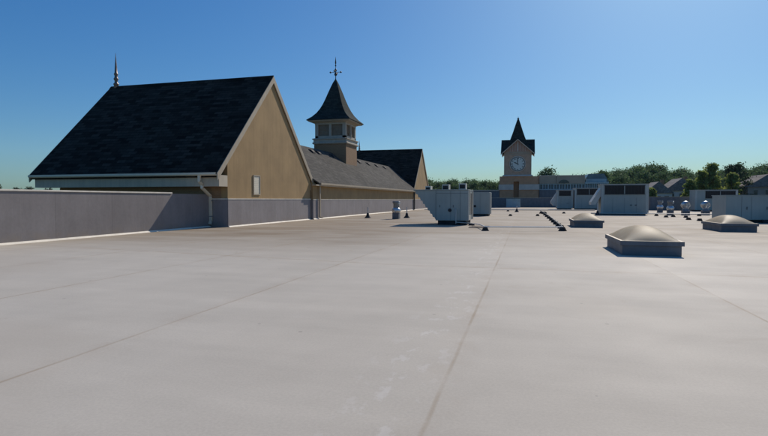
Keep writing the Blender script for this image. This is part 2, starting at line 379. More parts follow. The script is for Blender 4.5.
# ------------------------------------------------------------------ gabled buildings
def gabled(cy, xw, zw, label, detail, far=False):
    xe = -16.5; hw = 6.8; ez, az = 3.1, 9.95
    root = thing('gabled_building', (-22, cy, 0), label, 'building', 'gabled buildings along the left roof edge')
    sl = (az - ez) / hw
    y0, y1 = cy - 5.65, cy + 6.3
    zt = lambda y: az - .42 - abs(y - cy) * sl
    body = [(y0, GZ), (y1, GZ), (y1, zt(y1)), (cy, zt(cy)), (y0, zt(y0))]
    xb_ = -26.9 if far else -28.6
    MB().prism(body, xb_, -16.57, 'X').build('wall', M['tan'], root)
    # grey lower band on gable and front wall
    b = MB()
    b.box(-16.565, -16.53, y0 - .03, y1 + .02, -.02, 1.60); b.box(xb_ - .02, -16.57, y0 - .03, y0 - .005, -.02, 1.60)
    wb = b.build('wall_base', M['grey_band'], root)
    b = MB(); b.box(-16.565, -16.51, y0 - .05, y1 + .02, 1.602, 1.66); b.box(xb_, -16.57, y0 - .05, y0 - .005, 1.602, 1.66)
    b.build('base_cap', M['sealant'], root)
    MB().prism([(-16.525, -.002), (-16.45, -.002), (-16.525, .07)], y0, y1, 'Y').build('base_flashing', M['sealant'], root)
    b = MB(); b.box(xb_ - .02, -17.0, y0 - .02, y0 - .004, 1.66, 2.33)
    b.build('brick_panel', M['brick'], root)
    # roof slabs
    xw_ = -27.9 if far else -29.75
    th = .26
    prof = [(cy - hw, ez), (cy, az), (cy + hw, ez), (cy + hw, ez - th * .35), (cy + hw - .15, ez - th), (cy, az - th * 1.35), (cy - hw + .15, ez - th), (cy - hw, ez - th * .35)]
    rf = MB().prism(prof, xw_, xe, 'X').build('roof', M['shingle_shaded'], root)
    # ridge cap
    MB().prism([(cy - .2, az - .17), (cy, az + .035), (cy + .2, az - .17), (cy, az - .03)], xw_ - .01, xe + .01, 'X').build('ridge_cap', M['shingle_shaded'], rf)
    # rake boards, near and far, on the gable
    for x0, x1 in ((xe - .03, xe + .035), (xw_ - .04, xw_ + .02)):
        for s in (-1, 1):
            e = cy + s * (hw + .02)
            poly = [(e, ez - .02), (cy, az - .03), (cy, az - .47), (e - s * .02, ez - .44)]
            if s > 0: poly = poly[::-1]
            MB().prism(poly, x0, x1, 'X').build('rake_board', M['cream'], root)
    # boxed eave: frieze, soffit, gutter
    MB().box(xw_ + .15, -16.55, y0 - .9, y0 - .035, 2.34, 2.98).build('boxed_eave', M['frieze'], root)
    MB().box(xw_ + .15, -16.57, y1 + .02, y1 + .4, 2.34, 2.9).build('boxed_eave', M['frieze'], root)
    gt = MB(); ye = cy - hw
    gt.prism([(ye - .13, 3.1), (ye - .13, 2.99), (ye - .06, 2.93), (ye + .03, 2.93), (ye + .03, 3.1), (ye, 3.1), (ye, 2.98), (ye - .1, 3.0), (ye - .1, 3.1)], xw_ + .03, xe - .04, 'X')
    gt.build('gutter', M['gutter'], root)
    if detail:
        # downspout bending back under the eave
        dx = -17.62
        pts = [(dx, ye - .03, 2.95), (dx, ye - .03, 2.62), (dx, y0 - .93, 2.42), (dx, y0 - .93, 2.25), (dx, y0 - .14, 1.80), (dx, y0 - .12, .35), (dx, y0 - .22, .18)]
        b = MB()
        for p, q in zip(pts[:-1], pts[1:]):
            P, Q = Vector(p), Vector(q); d = (Q - P).normalized(); u = Vector((1, 0, 0)); w = d.cross(u).normalized()
            a, c = .075, .055; P2 = P - d * .02; Q2 = Q + d * .02
            vs = [P2 + u * i * a + w * j * c for i, j in ((-1, -1), (1, -1), (1, 1), (-1, 1))] + [Q2 + u * i * a + w * j * c for i, j in ((-1, -1), (1, -1), (1, 1), (-1, 1))]
            b.add(vs, [(3, 2, 1, 0), (4, 5, 6, 7), (0, 1, 5, 4), (1, 2, 6, 5), (2, 3, 7, 6), (3, 0, 4, 7)])
        ds = b.build('downspout', M['gutter'], root)
        b = MB()
        for z in (1.5, .6): b.box(dx - .12, dx + .12, y0 - .19, y0 - .03, z, z + .04)
        b.parts('strap', M['galv_dull'], ds)
        # small louvred hatch in the gable
        b = MB(); X = -16.565
        b.box(X, X + .05, 29.55, 30.42, 3.08, 3.15); b.box(X, X + .05, 29.55, 29.62, 1.95, 3.078); b.box(X, X + .05, 30.35, 30.42, 1.95, 3.078); b.box(X, X + .05, 29.55, 30.42, 1.88, 1.948)
        ht = b.build('gable_vent', M['cream'], root)
        b = MB(); b.box(X, X + .012, 29.63, 30.34, 1.96, 3.07)
        for k in range(15): b.prism([(X + .013, 1.975 + k * .072), (X + .024, 1.975 + k * .072), (X + .013, 2.04 + k * .072)], 29.63, 30.34, 'Y')
        b.build('louver', M['gutter'], ht)
    # finial at the far end of the ridge
    fx = -29.3; prof = [(.20, -.25), (.20, .10), (.24, .14), (.24, .20), (.15, .26), (.13, .42), (.20, .50), (.21, .58), (.14, .66), (.13, .80), (.18, .88), (.18, .94), (.125, 1.0), (.10, 1.4), (.05, 1.95), (.012, 2.45)]
    prof = [(r * .8, z) for r, z in prof]
    if far: fx = -27.45; prof = [(r, z * .72) for r, z in prof]
    MB().lathe((fx, cy, az), prof, 14).build('finial', M['bronze'], root)
    return root
gabled(32.3, 0, 0, 'steep gabled building with shade-toned dark shingles and tan gable wall nearest the camera', True)
gabled(85.2, 0, 0, 'farther steep gabled building with shade-toned dark roof behind the long grey shingled wing', False, True)

# ------------------------------------------------------------------ long wing with cupola
wing = thing('wing_building', (-21.2, 59, 0), 'long low wing with lit grey shingles and a cupola between the two steep gables', 'building')
WX = -16.38; rx, rz = -21.3, 6.92; ex, ez = -16.0, 2.95
ym0, ym1 = 38.72, 79.4
MB().prism([(WX, GZ), (WX, 2.9), (-21.3, 6.5), (-26.2, 2.9), (-26.2, GZ)], ym0, ym1, 'Y').build('wall', M['tan'], wing)
b = MB(); b.box(WX + .003, WX + .035, ym0 - .03, ym1, -.02, 1.56); b.box(-16.52, WX, ym0 - .03, ym0 - .003, -.02, 1.56)
b.build('wall_base', M['grey_band'], wing)
MB().box(WX + .003, WX + .055, ym0 - .03, ym1, 1.562, 1.62).build('base_cap', M['sealant'], wing)
MB().prism([(WX + .036, -.002), (WX + .12, -.002), (WX + .036, .08)], ym0, ym1, 'Y').build('base_flashing', M['sealant'], wing)
slope = (rz - ez) / (ex - rx)
prof = [(ex, ez), (rx, rz), (2 * rx - ex, ez), (2 * rx - ex, ez - .12), (rx, rz - .3), (ex, ez - .12)]
b = MB(); n = len(prof)
ya = [39.15, 35.35, 39.15, 39.2, 35.5, 39.2]; yb = [78.35, 82.15, 78.35, 78.3, 82.0, 78.3]
b.add([(x, y, z) for (x, z), y in zip(prof, ya)] + [(x, y, z) for (x, z), y in zip(prof, yb)],
      [(0, 1, 4, 5), (1, 2, 3, 4), (6, 11, 10, 7), (7, 10, 9, 8)] + [(i, i + n, (i + 1) % n + n, (i + 1) % n) for i in range(n)])
rf = b.build('roof', M['shingle_grey'], wing)
MB().prism([(ex - .01, 2.74), (ex + .09, 2.80), (ex + .09, 2.95), (ex - .01, 2.95)], 39.35, 78.2, 'Y').build('gutter', M['cream'], wing)
MB().box(WX, ex - .012, ym0 - .2, ym1, 2.70, 2.80).build('soffit', M['frieze'], wing)
def spout(Y):
    b = MB(); b.box(-16.28, -16.18, Y, Y + .14, .18, 2.74); b.box(-16.28, -15.98, Y, Y + .14, .08, .175)
    return b.build('downspout', M['cream'], wing)
spout(39.75)
b = MB(); b.box(-16.3, -16.15, 77.4, 77.7, .05, 2.74); b.build('downspout', M['iron'], wing)
for Y in (48.3, 49.9, 54.0, 63.4, 67.5, 71.6, 75.9):
    x = -20.55; z = rz - (x - rx) * slope
    b = MB()
    b.prism([(x - .25, z + .10), (x + .30, z - .30), (x + .30, z - .04), (x + .04, z + .17), (x - .25, z + .24)], Y - .28, Y + .28, 'Y')
    v = b.build('roof_vent', M['black'], rf, .01)

# cupola
cx, cy = -21.5, 57.75
cup = MB().square(cx, cy, [(1.94, 4.6), (1.94, 7.9)]).build('cupola', M['brick'], wing)
MB().square(cx, cy, [(2.0, 7.905), (2.10, 7.98), (2.10, 8.1), (2.0, 8.16), (2.0, 8.42), (2.12, 8.46), (2.12, 8.55), (1.9, 8.62)]).build('cornice', M['trim_white'], cup)
b = MB()
for sx in (-1, 1):
    for sy in (-1, 1): b.box(cx + sx * 1.66 - .19, cx + sx * 1.66 + .19, cy + sy * 1.66 - .19, cy + sy * 1.66 + .19, 8.62, 10.3)
for sx, sy in ((0, -1), (0, 1), (-1, 0), (1, 0)):
    w = .14; b.box(cx + sx * 1.74 - w, cx + sx * 1.74 + w, cy + sy * 1.74 - w * .8, cy + sy * 1.74 + w * .8, 8.62, 10.3)
b.square(cx, cy, [(1.87, 10.15), (1.87, 10.32), (2.0, 10.36), (2.1, 10.42), (2.4, 10.46), (2.5, 10.52), (2.5, 10.60)])
b.square(cx, cy, [(1.85, 8.60), (1.85, 8.86)])
b.build('frame', M['trim_white'], cup)
b = MB(); b.square(cx, cy, [(1.6, 8.8), (1.6, 10.2)])
for k in range(12):
    z = 8.9 + k * .108
    b.square(cx, cy, [(1.70, z), (1.62, z + .07)])
b.build('louver', M['louver'], cup)
b = MB(); b.square(cx, cy, [(2.62, 10.602), (2.60, 10.68), (2.12, 11.08), (1.72, 11.55), (1.42, 12.05), (1.17, 12.6), (.95, 13.2), (.72, 13.9), (.48, 14.6), (.26, 15.2), (.06, 15.62)])
b.build('spire_roof', M['shingle_spire'], cup)
b = MB(); c0 = (cx, cy, 15.5)
b.lathe(c0, [(.10, 0), (.05, .2), (.04, .5), (.14, .6), (.17, .72), (.14, .84), (.04, .92), (.035, 1.0), (.11, 1.08), (.14, 1.2), (.11, 1.3), (.035, 1.4), (.03, 1.62), (.10, 1.72), (.03, 1.82), (.05, 1.9), (.085, 2.05), (.05, 2.35), (.008, 2.75)], 12)
for dx_, dy_ in ((1, .12), (-.12, 1)):
    n = Vector((dx_, dy_, 0)).normalized() * .62; p = Vector((cx, cy, 15.5 + .95))
    b.tube([p - n, p + n], .025, 6)
    for s in (-1, 1): b.lathe(tuple(p + n * s), [(.02, -.11), (.10, -.05), (.12, 0), (.10, .05), (.02, .11)], 8)
b.build('weather_vane', M['iron'], cup)

# ------------------------------------------------------------------ clock tower
TX, TY = -1.65, 123.0
tw = thing('clock_tower', (TX, TY, GZ), 'brown clock tower with a white dial, dark gables and pointed spire beyond the far parapet', 'clock tower')
b = MB(); b.square(TX, TY, [(2.96, 6.9), (2.96, 12.28)]); b.build('shaft', M['brown'], tw)
b = MB()
b.box(-5.55, -2.5, 119.95, 127, GZ, 6.75); b.box(-1.35 + .02, 2.9, 119.95, 127, GZ, 6.75); b.box(-2.5, -1.33, 121.2, 127, GZ, 6.75)
b.box(-2.5, -1.33, 120.0, 121.2, 5.6, 6.75)
b.build('base', M['tower_base'], tw)
b = MB(); b.box(-5.75, -2.52, 119.75, 119.94, 3.75, 4.95); b.box(-1.3, 3.0, 119.75, 119.94, 3.75, 4.95)
b.build('pale_band', M['stone_light'], tw)
b = MB(); b.square(TX, TY, [(3.3, 6.76), (3.3, 6.92), (3.05, 7.1)]); b.build('ledge', M['stone_light'], tw)
b = MB(); b.box(TX - 2.7, TX + 2.7, TY - 2.99, TY - 2.965, 11.95, 12.15); b.square(TX, TY, [(3.02, 11.62), (3.02, 11.8)]); b.build('cornice', M['panel'], tw)
# cross gables
gh, gz0, gz1 = 3.62, 12.0, 15.2
b = MB(); L = gh
for ax_, ay_ in ((0, -1), (1, 0), (0, 1), (-1, 0)):
    px_, py_ = -ay_, ax_
    for s_ in (-1, 1):
        tri_ = [(0, 0, gz1), (ax_ * L, ay_ * L, gz1), ((ax_ + s_ * px_) * L, (ay_ + s_ * py_) * L, gz0)]
        if s_ > 0: tri_ = tri_[::-1]
        vs = [(TX + x, TY + y, z) for x, y, z in tri_] + [(TX + x, TY + y, z - .2) for x, y, z in tri_]
        b.add(vs, [(0, 2, 1), (3, 4, 5), (0, 1, 4, 3), (1, 2, 5, 4), (2, 0, 3, 5)])
b.build('roof', M['shingle_spire'], tw)
b = MB(); tri = [(-2.95, 12.3), (2.95, 12.3), (0, 14.9)]
b.prism([(TX + a, z) for a, z in tri], TY - 2.96, TY + 2.96, 'Y'); b.prism([(TY + a, z - .01) for a, z in tri], TX - 2.955, TX + 2.955, 'X')
b.build('gable_infill', M['tower_wood'], tw)
b = MB()
for s in (-1, 1):
    for (base, lo, hi, ax, cc) in (('f', TY - 3.56, TY - 3.49, 'Y', TX), ('b', TY + 3.49, TY + 3.56, 'Y', TX), ('l', TX - 3.68, TX - 3.61, 'X', TY), ('r', TX + 3.61, TX + 3.68, 'X', TY)):
        poly = [(cc + s * (gh + .03), gz0 - .02), (cc, gz1 - .01), (cc, gz1 - .42), (cc + s * (gh - .02), gz0 - .42)]
        b.prism(poly, lo, hi, ax)
b.build('rake_board', M['stone_light'], tw)
b = MB()
for k in range(-4, 5): b.box(TX + k * .55 - .03, TX + k * .55 + .03, TY - 3.0, TY - 2.965, 12.3, 14.75 - abs(k) * .5)
b.box(TX - .12, TX + .12, TY - 3.03, TY - 3.001, 12.3, 14.6)
b.parts('batten', M['stone_light'], tw)
b = MB(); b.square(TX, TY, [(2.15, 13.6), (1.85, 14.7), (1.55, 15.5), (1.05, 17.0), (.6, 18.5), (.2, 19.75), (.12, 19.9)]); b.build('spire', M['shingle_spire'], tw)
b = MB(); b.lathe((TX, TY, 19.8), [(.1, 0), (.22, .12), (.22, .25), (.06, .4), (.01, .7)], 10); b.build('finial', M['iron'], tw)
# dial
def disc(cx_, y, cz_, r, th, n=48):
    vs = [(cx_ + r * math.cos(2 * math.pi * k / n), yy, cz_ + r * math.sin(2 * math.pi * k / n)) for yy in (y, y + th) for k in range(n)]
    return vs, [tuple(range(n)), tuple(range(n, 2 * n))[::-1]] + [(k, k + n, (k + 1) % n + n, (k + 1) % n) for k in range(n)]
CZ_, fy = 9.5, TY - 2.96
b = MB(); b.add(*disc(TX, fy - .10, CZ_, 1.78, .098)); ck = b.build('clock', M['stone_light'], tw)
b = MB(); b.add(*disc(TX, fy - .13, CZ_, 1.55, .028)); b.build('dial', M['dial'], ck)
b = MB(); n = 48; vs = []; fs = []
for r, y in ((1.62, fy - .12), (1.62, fy - .17), (1.5, fy - .17), (1.5, fy - .12)):
    vs += [(TX + r * math.cos(2 * math.pi * k / n), y, CZ_ + r * math.sin(2 * math.pi * k / n)) for k in range(n)]
for j in range(3):
    for k in range(n): fs.append((j * n + k, j * n + (k + 1) % n, (j + 1) * n + (k + 1) % n, (j + 1) * n + k))
b.add(vs, fs); b.build('dial_rim', M['clock_black'], ck)
def hand(ang, L, w, y):
    a = R(ang); d = Vector((math.sin(a), 0, math.cos(a))); p = Vector((math.cos(a), 0, -math.sin(a))); c = Vector((TX, y, CZ_))
    pts = [c - d * .25 - p * w * .5, c - d * .25 + p * w * .5, c + d * L * .7 + p * w, c + d * L, c + d * L * .7 - p * w]
    vs = [tuple(q) for q in pts] + [tuple(q + Vector((0, .02, 0))) for q in pts]; n = 5
    MB().add(vs, [tuple(range(n)), tuple(range(n, 2 * n))[::-1]] + [(k, k + n, (k + 1) % n + n, (k + 1) % n) for k in range(n)]).build('hand', M['clock_black'], ck)
hand(-62, .95, .11, fy - .17); hand(-2, 1.25, .08, fy - .20)
dg = C.evaluated_depsgraph_get()
for h, s_ in enumerate(('XII', 'I', 'II', 'III', 'IV', 'V', 'VI', 'VII', 'VIII', 'IX', 'X', 'XI')):
    cu = bpy.data.curves.new('num', 'FONT'); cu.body = s_; cu.size = .46; cu.align_x = 'CENTER'; cu.align_y = 'CENTER'; cu.extrude = .008; cu.offset = .012
    tmp = bpy.data.objects.new('num', cu); S.collection.objects.link(tmp); C.view_layer.update()
    me = bpy.data.meshes.new_from_object(tmp.evaluated_get(C.evaluated_depsgraph_get())); bpy.data.objects.remove(tmp)
    a = R(30 * h); mtx = Matrix.Translation((TX + 1.22 * math.sin(a) - TX, fy - .14 - TY, CZ_ + 1.22 * math.cos(a) - GZ)) @ Matrix.Rotation(a, 4, 'Y') @ Matrix.Rotation(R(90), 4, 'X')
    me.transform(mtx); me.materials.clear(); me.materials.append(M['clock_black']); me.name = 'numeral'
    # the clock part sits at its tower's origin
    o = bpy.data.objects.new('numeral', me); S.collection.objects.link(o); o.parent = ck

# ------------------------------------------------------------------ low buildings beside the tower
bl = thing('low_building', (-14, 121, GZ), 'low dark grey building with a pale roof edge left of the clock tower', 'building')
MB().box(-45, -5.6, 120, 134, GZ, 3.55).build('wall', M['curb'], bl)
MB().box(-45.1, -5.58, 119.9, 134.1, 3.553, 3.78).build('roof_edge', M['frieze'], bl)
bl = thing('shop_building', (8, 122, GZ), 'taupe panelled shop building with a row of teal windows right of the clock tower', 'building')
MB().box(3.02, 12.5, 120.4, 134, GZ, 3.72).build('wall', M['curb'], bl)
b = MB(); b.box(3.02, 6.55, 120.3, 134, 5.1, 6.75); b.box(6.62, 12.5, 120.3, 134, 5.1, 6.75); b.build('upper_wall', M['panel'], bl)
b = MB(); b.box(3.0, 12.52, 120.2, 134.1, 6.755, 6.9); b.build('roof_edge', M['stone_light'], bl)
MB().box(3.02, 12.5, 120.9, 134, 3.73, 5.1).build('glass_band', M['teal'], bl)
b = MB()
for k in range(17):
    x = 3.1 + k * .58; b.box(x, x + (.2 if k % 2 else .12), 120.5, 120.88, 3.73, 5.09)
b.box(3.02, 12.5, 120.45, 120.87, 4.9, 5.095); b.box(3.02, 12.5, 120.45, 120.87, 3.725, 3.9)
b.build('mullion', M['teal_pale'], bl)
b = MB(); n = 14; arc = [(8.2 + 1.1 * math.cos(math.pi * k / n), 5.15 + .75 * math.sin(math.pi * k / n)) for k in range(n + 1)]
b.prism(arc, 120.22, 120.29, 'Y'); b.build('arched_window', M['glass'], bl)
bl = thing('glazed_building', (15, 121, GZ), 'teal glazed entrance block with pale vertical ribs beside the taupe shop building', 'building')
MB().box(12.55, 17.2, 120.6, 132, GZ, 5.2).build('wall', M['teal'], bl)
b = MB()
for k in range(11):
    x = 12.6 + k * .43; b.box(x, x + .13, 120.3, 120.58, 2.2, 5.0)
b.box(12.5, 17.3, 120.2, 120.59, 5.0, 5.35); b.box(12.5, 17.3, 120.25, 120.59, 3.5, 3.62)
b.build('rib', M['teal_pale'], bl)
MB().prism([(12.4, 5.36), (17.6, 5.36), (16.6, 7.2), (13.4, 7.2)], 122, 131, 'Y').build('roof', M['teal'], bl)
b = MB(); b.box(12.8, 17.0, 121.5, 121.7, 5.36, 6.1); b.build('roof_screen', M['teal_pale'], bl)

# ------------------------------------------------------------------ rooftop units
def seams(b, xs, y, z0, z1):
    for x in xs: b.box(x - .008, x + .008, y - .006, y - .001, z0, z1)
# big near unit with slanting hood
u = thing('rooftop_unit', (-4.5, 34, 0), 'big grey rooftop air unit whose left end slants down, nearest the camera', 'air conditioner', 'rooftop air units')
y0, y1 = 32.6, 35.5; xl, xr = -5.45, -3.42; zt, zb = 2.18, .30
MB().box(xl + .12, xr - .12, y0 + .15, y1 - .1, -.02, zb - .03).build('curb', M['black'], u)
b = MB(); b.box(xl, xr, y0, y1, zb - .025, zt); b.build('cabinet', M['hvac'], u, .012)
st = [(xl - .003, zb + .02)]; N = 9
for k in range(N):
    xa = xl - .03 - (k + 1) * (1.40 / N); za = zb + .1 + (k + .35) * ((zt - zb - .1) / N)
    st += [(xa + .04, za), (xa, za)] if False else [(xl - .03 - k * (1.40 / N) - .05, zb + .02 + (k + .75) * ((zt - zb - .02) / N)), (xl - .03 - (k + 1) * (1.40 / N), zb + .02 + (k + .85) * ((zt - zb - .02) / N))]
st += [(xl - 1.43, zt - .005), (xl - .003, zt - .005)]
hd = MB().prism(st, y0 + .03, y1 - .03, 'Y').build('intake_hood', M['hvac'], u)
b = MB(); seams(b, (xl + .02, xl + .95, xl + 1.55), y0, zb + .02, zt - .04); b.box(xl + .02, xr - .02, y0 - .006, y0 - .001, 1.98, 2.0)
b.box(xl + .25, xl + .28, y0 - .03, y0 - .001, 1.1, 1.25); b.box(xl + 1.1, xl + 1.13, y0 - .03, y0 - .001, 1.1, 1.25)
b.parts('panel_seam', M['seam'], u)
b = MB(); b.box(xl - 1.46, xr + .03, y0 - .03, y1 + .03, zt + .002, zt + .05); b.build('top_cap', M['hvac'], u, .008)
b = MB(); b.add(*disc(-4.55, y0 - .04, .93, .11, .038)); b.build('round_port', M['black'], u)
b = MB()
for ya in (y0 + .02, y0 + .95, y1 - .5, y1 - .14): b.box(xr + .002, xr + .05, ya, ya + .12, zb, zt - .01)
b.box(xr + .002, xr + .045, y0 + .15, y0 + .94, zb, .6)
b.parts('corner_post', M['hvac_light'], u)
b = MB(); b.box(xr + .002, xr + .02, y0 + 1.08, y1 - .52, .62, 2.0); b.build('side_panel', M['coil'], u)
b = MB(); b.tube([(-4.15, y0 - .12, .02), (-4.15, y0 - .12, 1.0), (-4.15, y0 + .02, 1.0)], .03); b.tube([(-4.15, y0 - .12, .18), (-3.1, y0 - .12, .12)], .03)
b.build('drain_pipe', M['hvac_light'], u)
b = MB(); b.box(-4.35, -4.0, y0 - .25, y0 + .02, .0, .10); b.box(-3.35, -3.0, y0 - .3, y0 - .02, 0, .12); b.parts('block', M['black'], u)
# second, behind right
u = thing('rooftop_unit', (-4.4, 53, 0), 'smaller grey rooftop unit partly hidden behind the slanted one', 'air conditioner', 'rooftop air units')
MB().box(-5.9, -3.45, 51.4, 54, -.02, .18).build('curb', M['black'], u)
MB().box(-6.1, -3.3, 51.2, 54.2, .182, 2.30).build('cabinet', M['hvac'], u, .015)
b = MB(); b.box(-3.298, -3.24, 51.22, 51.36, .18, 2.28); b.box(-3.298, -3.24, 52.5, 52.6, .18, 2.28); b.parts('corner_post', M['hvac_light'], u)
b = MB(); b.add(*disc(-4.7, 51.16, .95, .12, .035)); b.build('round_port', M['black'], u)
b = MB(); seams(b, (-5.2, -4.2), 51.2, .2, 2.2); b.parts('panel_seam', M['seam'], u)

def coil_unit(x0, x1, y0, y1, zt, label, hood, hoodlab=None, coilx=None, nc=2, lightside=True, cz=(.60, .93), filled=False):
    u = thing('rooftop_unit', ((x0 + x1) / 2, (y0 + y1) / 2, 0), label, 'air conditioner', 'rooftop air units')
    MB().box(x0 + .2, x1 - .2, y0 + .2, y1 - .2, -.02, .15).build('curb', M['black'], u)
    MB().box(x0, x1, y0, y1, .152, zt).build('cabinet', M['hvac'], u, .02)
    MB().box(x0 - .05, x1 + .05, y0 - .05, y1 + .05, zt + .002, zt + .07).build('top_cap', M['hvac_light'] if lightside else M['hvac'], u)
    ed = MB(); ed.box(x0 + .01, x0 + .24, y0 - .012, y0 - .002, .18, zt - .01); ed.box(x1 - .24, x1 - .01, y0 - .012, y0 - .002, .18, zt - .01)
    ed.parts('edge_panel', M['hvac_edge'], u)
    ca, cb_ = coilx or (x0 + .3, x1 - .3); z0_, z1_ = zt * cz[0], zt * cz[1]
    w = (cb_ - ca) / nc
    for k in range(nc):
        a = ca + k * w + .05; c = ca + (k + 1) * w - .05
        p = MB().box(a, c, y0 - .03, y0 - .002, z0_, z1_).build('coil_panel', M['coil'], u)
        b = MB(); b.box(a - .04, c + .04, y0 - .06, y0 - .031, z1_ - .03, z1_ + .03); b.box(a - .04, c + .04, y0 - .06, y0 - .031, z0_ - .03, z0_ + .03)
        m_ = int((c - a) / .28)
        for j in range(1, m_): b.box(a + j * (c - a) / m_ - .008, a + j * (c - a) / m_ + .008, y0 - .04, y0 - .031, z0_ + .03, z1_ - .03)
        b.build('guard', M['iron'], p)
    if hood:
        low = .18 if filled else .62
        b = MB(); b.prism([(x0 - .003, zt * .90), (x0 - hood, zt * .42), (x0 - hood, zt * .33), (x0 - hood * .55, zt * min(.33, low + .02)), (x0 - .003, zt * low)], y0 + .1, y1 - .3, 'Y')
        b.build('intake_hood', M['hvac_light'], u)
    b = MB()
    for k in range(1, 4): seams(b, (x0 + (x1 - x0) * k / 4,), y0, .2, zt * .56)
    b.box(x0 + (x1 - x0) * .62, x0 + (x1 - x0) * .66, y0 - .02, y0 - .007, zt * .3, zt * .34)
    b.box(x0 + (x1 - x0) * .72, x0 + (x1 - x0) * .76, y0 - .02, y0 - .007, zt * .3, zt * .34)
    b.parts('panel_seam', M['seam'], u)
    b = MB(); b.box(x1 + .002, x1 + .04, y0, y0 + .2, .16, zt); b.box(x1 + .002, x1 + .04, y1 - .2, y1, .16, zt); b.parts('corner_post', M['hvac_light'], u)
    return u
coil_unit(7.75, 12.3, 59, 61.5, 3.15, 'tall wide grey unit with two black coil panels, behind the second skylight', .95, cz=(.68, .97))
coil_unit(4.95, 7.45, 88.5, 91, 3.05, 'left one of the two far joined grey units with black coils', .9, nc=1, cz=(.72, .98), filled=True)
coil_unit(7.62, 12.0, 88.0, 91, 3.35, 'right and larger one of the two far joined grey units with black coils', 0, cz=(.70, .97))
coil_unit(22.5, 27.6, 80, 82.5, 2.85, 'far grey unit with black coil strip behind the ball-shaped vents', 0, coilx=(23.7, 27.4), cz=(.62, .96))
# near right plain unit running out of frame
u = thing('rooftop_unit', (16.5, 42, 0), 'broad plain grey unit at the right edge behind the farthest right skylight', 'air conditioner', 'rooftop air units')
MB().box(13.7, 20.4, 41.2, 43.6, -.02, .20).build('curb', M['black'], u)
MB().box(13.45, 20.6, 41, 43.8, .202, 1.86).build('cabinet', M['hvac'], u, .015)
MB().box(13.41, 20.64, 40.96, 43.84, 1.862, 1.91).build('top_cap', M['hvac'], u)
b = MB(); seams(b, (14.4, 15.0, 16.1, 17.6, 19.1), 41, .24, 1.8)
for x in (14.7, 15.9, 17.4): b.box(x, x + .04, 40.95, 40.99, .9, 1.1)
b.parts('panel_seam', M['seam'], u)
MB().box(15.6, 16.0, 40.7, 40.99, 0, .22).build('block', M['black'], u)

# exhaust hoods on the near unit (boxes on stacks)
def stack(x, y, w, zt, label):
    t = thing('exhaust_hood', (x, y, 0), label, 'exhaust hood', 'exhaust hoods on the near unit')
    MB().box(x - w * .38, x + w * .38, y - .2, y + .2, 2.232, zt - .4).build('duct', M['galv_dull'], t)
    MB().box(x - w / 2, x + w / 2, y - .35, y + .35, zt - .399, zt).build('hood', M['hvac_light'], t, .01)
    b = MB(); b.box(x - w * .38, x + w * .38, y - .37, y - .352, zt - .34, zt - .08); b.build('opening', M['coil'], t)
stack(-6.30, 34.9, .36, 2.50, 'left and smallest exhaust hood standing on top of the slanted unit')
stack(-5.12, 34.9, .46, 2.60, 'middle exhaust hood standing on top of the slanted unit')
stack(-4.0, 34.9, .46, 2.66, 'right exhaust hood with a big dark opening on top of the slanted unit')

# ------------------------------------------------------------------ skylights
def skylight():
    t = thing('skylight', (0, 0, 0), 'domed ivory skylight on a dark curb, nearest and largest in view', 'skylight', 'domed skylights')
    w, l, h = .77, 1.42, .40
    b = MB()
    for x0, x1, y0, y1 in ((-w, -w + .06, -l, l), (w - .06, w, -l, l), (-w + .06, w - .06, -l, -l + .06), (-w + .06, w - .06, l - .06, l)): b.box(x0, x1, y0, y1, 0, h - .06)
    b.build('curb', M['curb'], t)
    b = MB(); a, c = w + .06, l + .06
    for x0, x1, y0, y1 in ((-a, -w + .08, -c, c), (w - .08, a, -c, c), (-w + .08, w - .08, -c, -l + .08), (-w + .08, w - .08, l - .08, c)): b.box(x0, x1, y0, y1, h - .12, h)
    b.build('frame', M['curb'], t, .006)
    b = MB(); q = .004
    for x0, x1, y0, y1 in ((-a, -w + .06, -c, c), (w - .06, a, -c, c), (-w + .06, w - .06, -c, -l + .06), (-w + .06, w - .06, l - .06, c)): b.box(x0 + q, x1 - q, y0 + q, y1 - q, h + .001, h + .014)
    b.build('rim', M['cream'], t)
    NX, NY = 28, 40; vs = []; fs = []
    for j in range(NY + 1):
        for i in range(NX + 1):
            u, v = i / NX * 2 - 1, j / NY * 2 - 1
            hx = min(1 - abs(u) ** 2.2, 1 - abs(v) ** 1.9)
            sm = ((1 - abs(u) ** 2.2) * (1 - abs(v) ** 2.1)) ** .85
            z = .38 * (.3 * hx + .7 * sm)
            vs.append((u * (w - .02), v * (l - .02), h + .015 + z))
    for j in range(NY):
        for i in range(NX):
            k = j * (NX + 1) + i; fs.append((k, k + 1, k + NX + 2, k + NX + 1))
    b = MB(); b.add(vs, fs, True); b.build('dome', M['dome'], t)
    b = MB(); b.box(-w + .062, w - .062, -l + .062, l - .062, .20, h - .07); b.build('well_reflector', M['trim_white'], t)  # pale block added close under the dome to bounce light through it
    return t
sk = skylight(); sk.location = (3.49, 17.65, .004)
s2 = copy_tree(sk); s2.location = (3.50, 33.0, .004); s2['label'] = 'domed ivory skylight on a dark curb, farther back in line with the nearest one'
s3 = copy_tree(sk); s3.location = (10.2, 30.7, .004); s3['label'] = 'domed ivory skylight on a dark curb near the right edge by the broad grey unit'

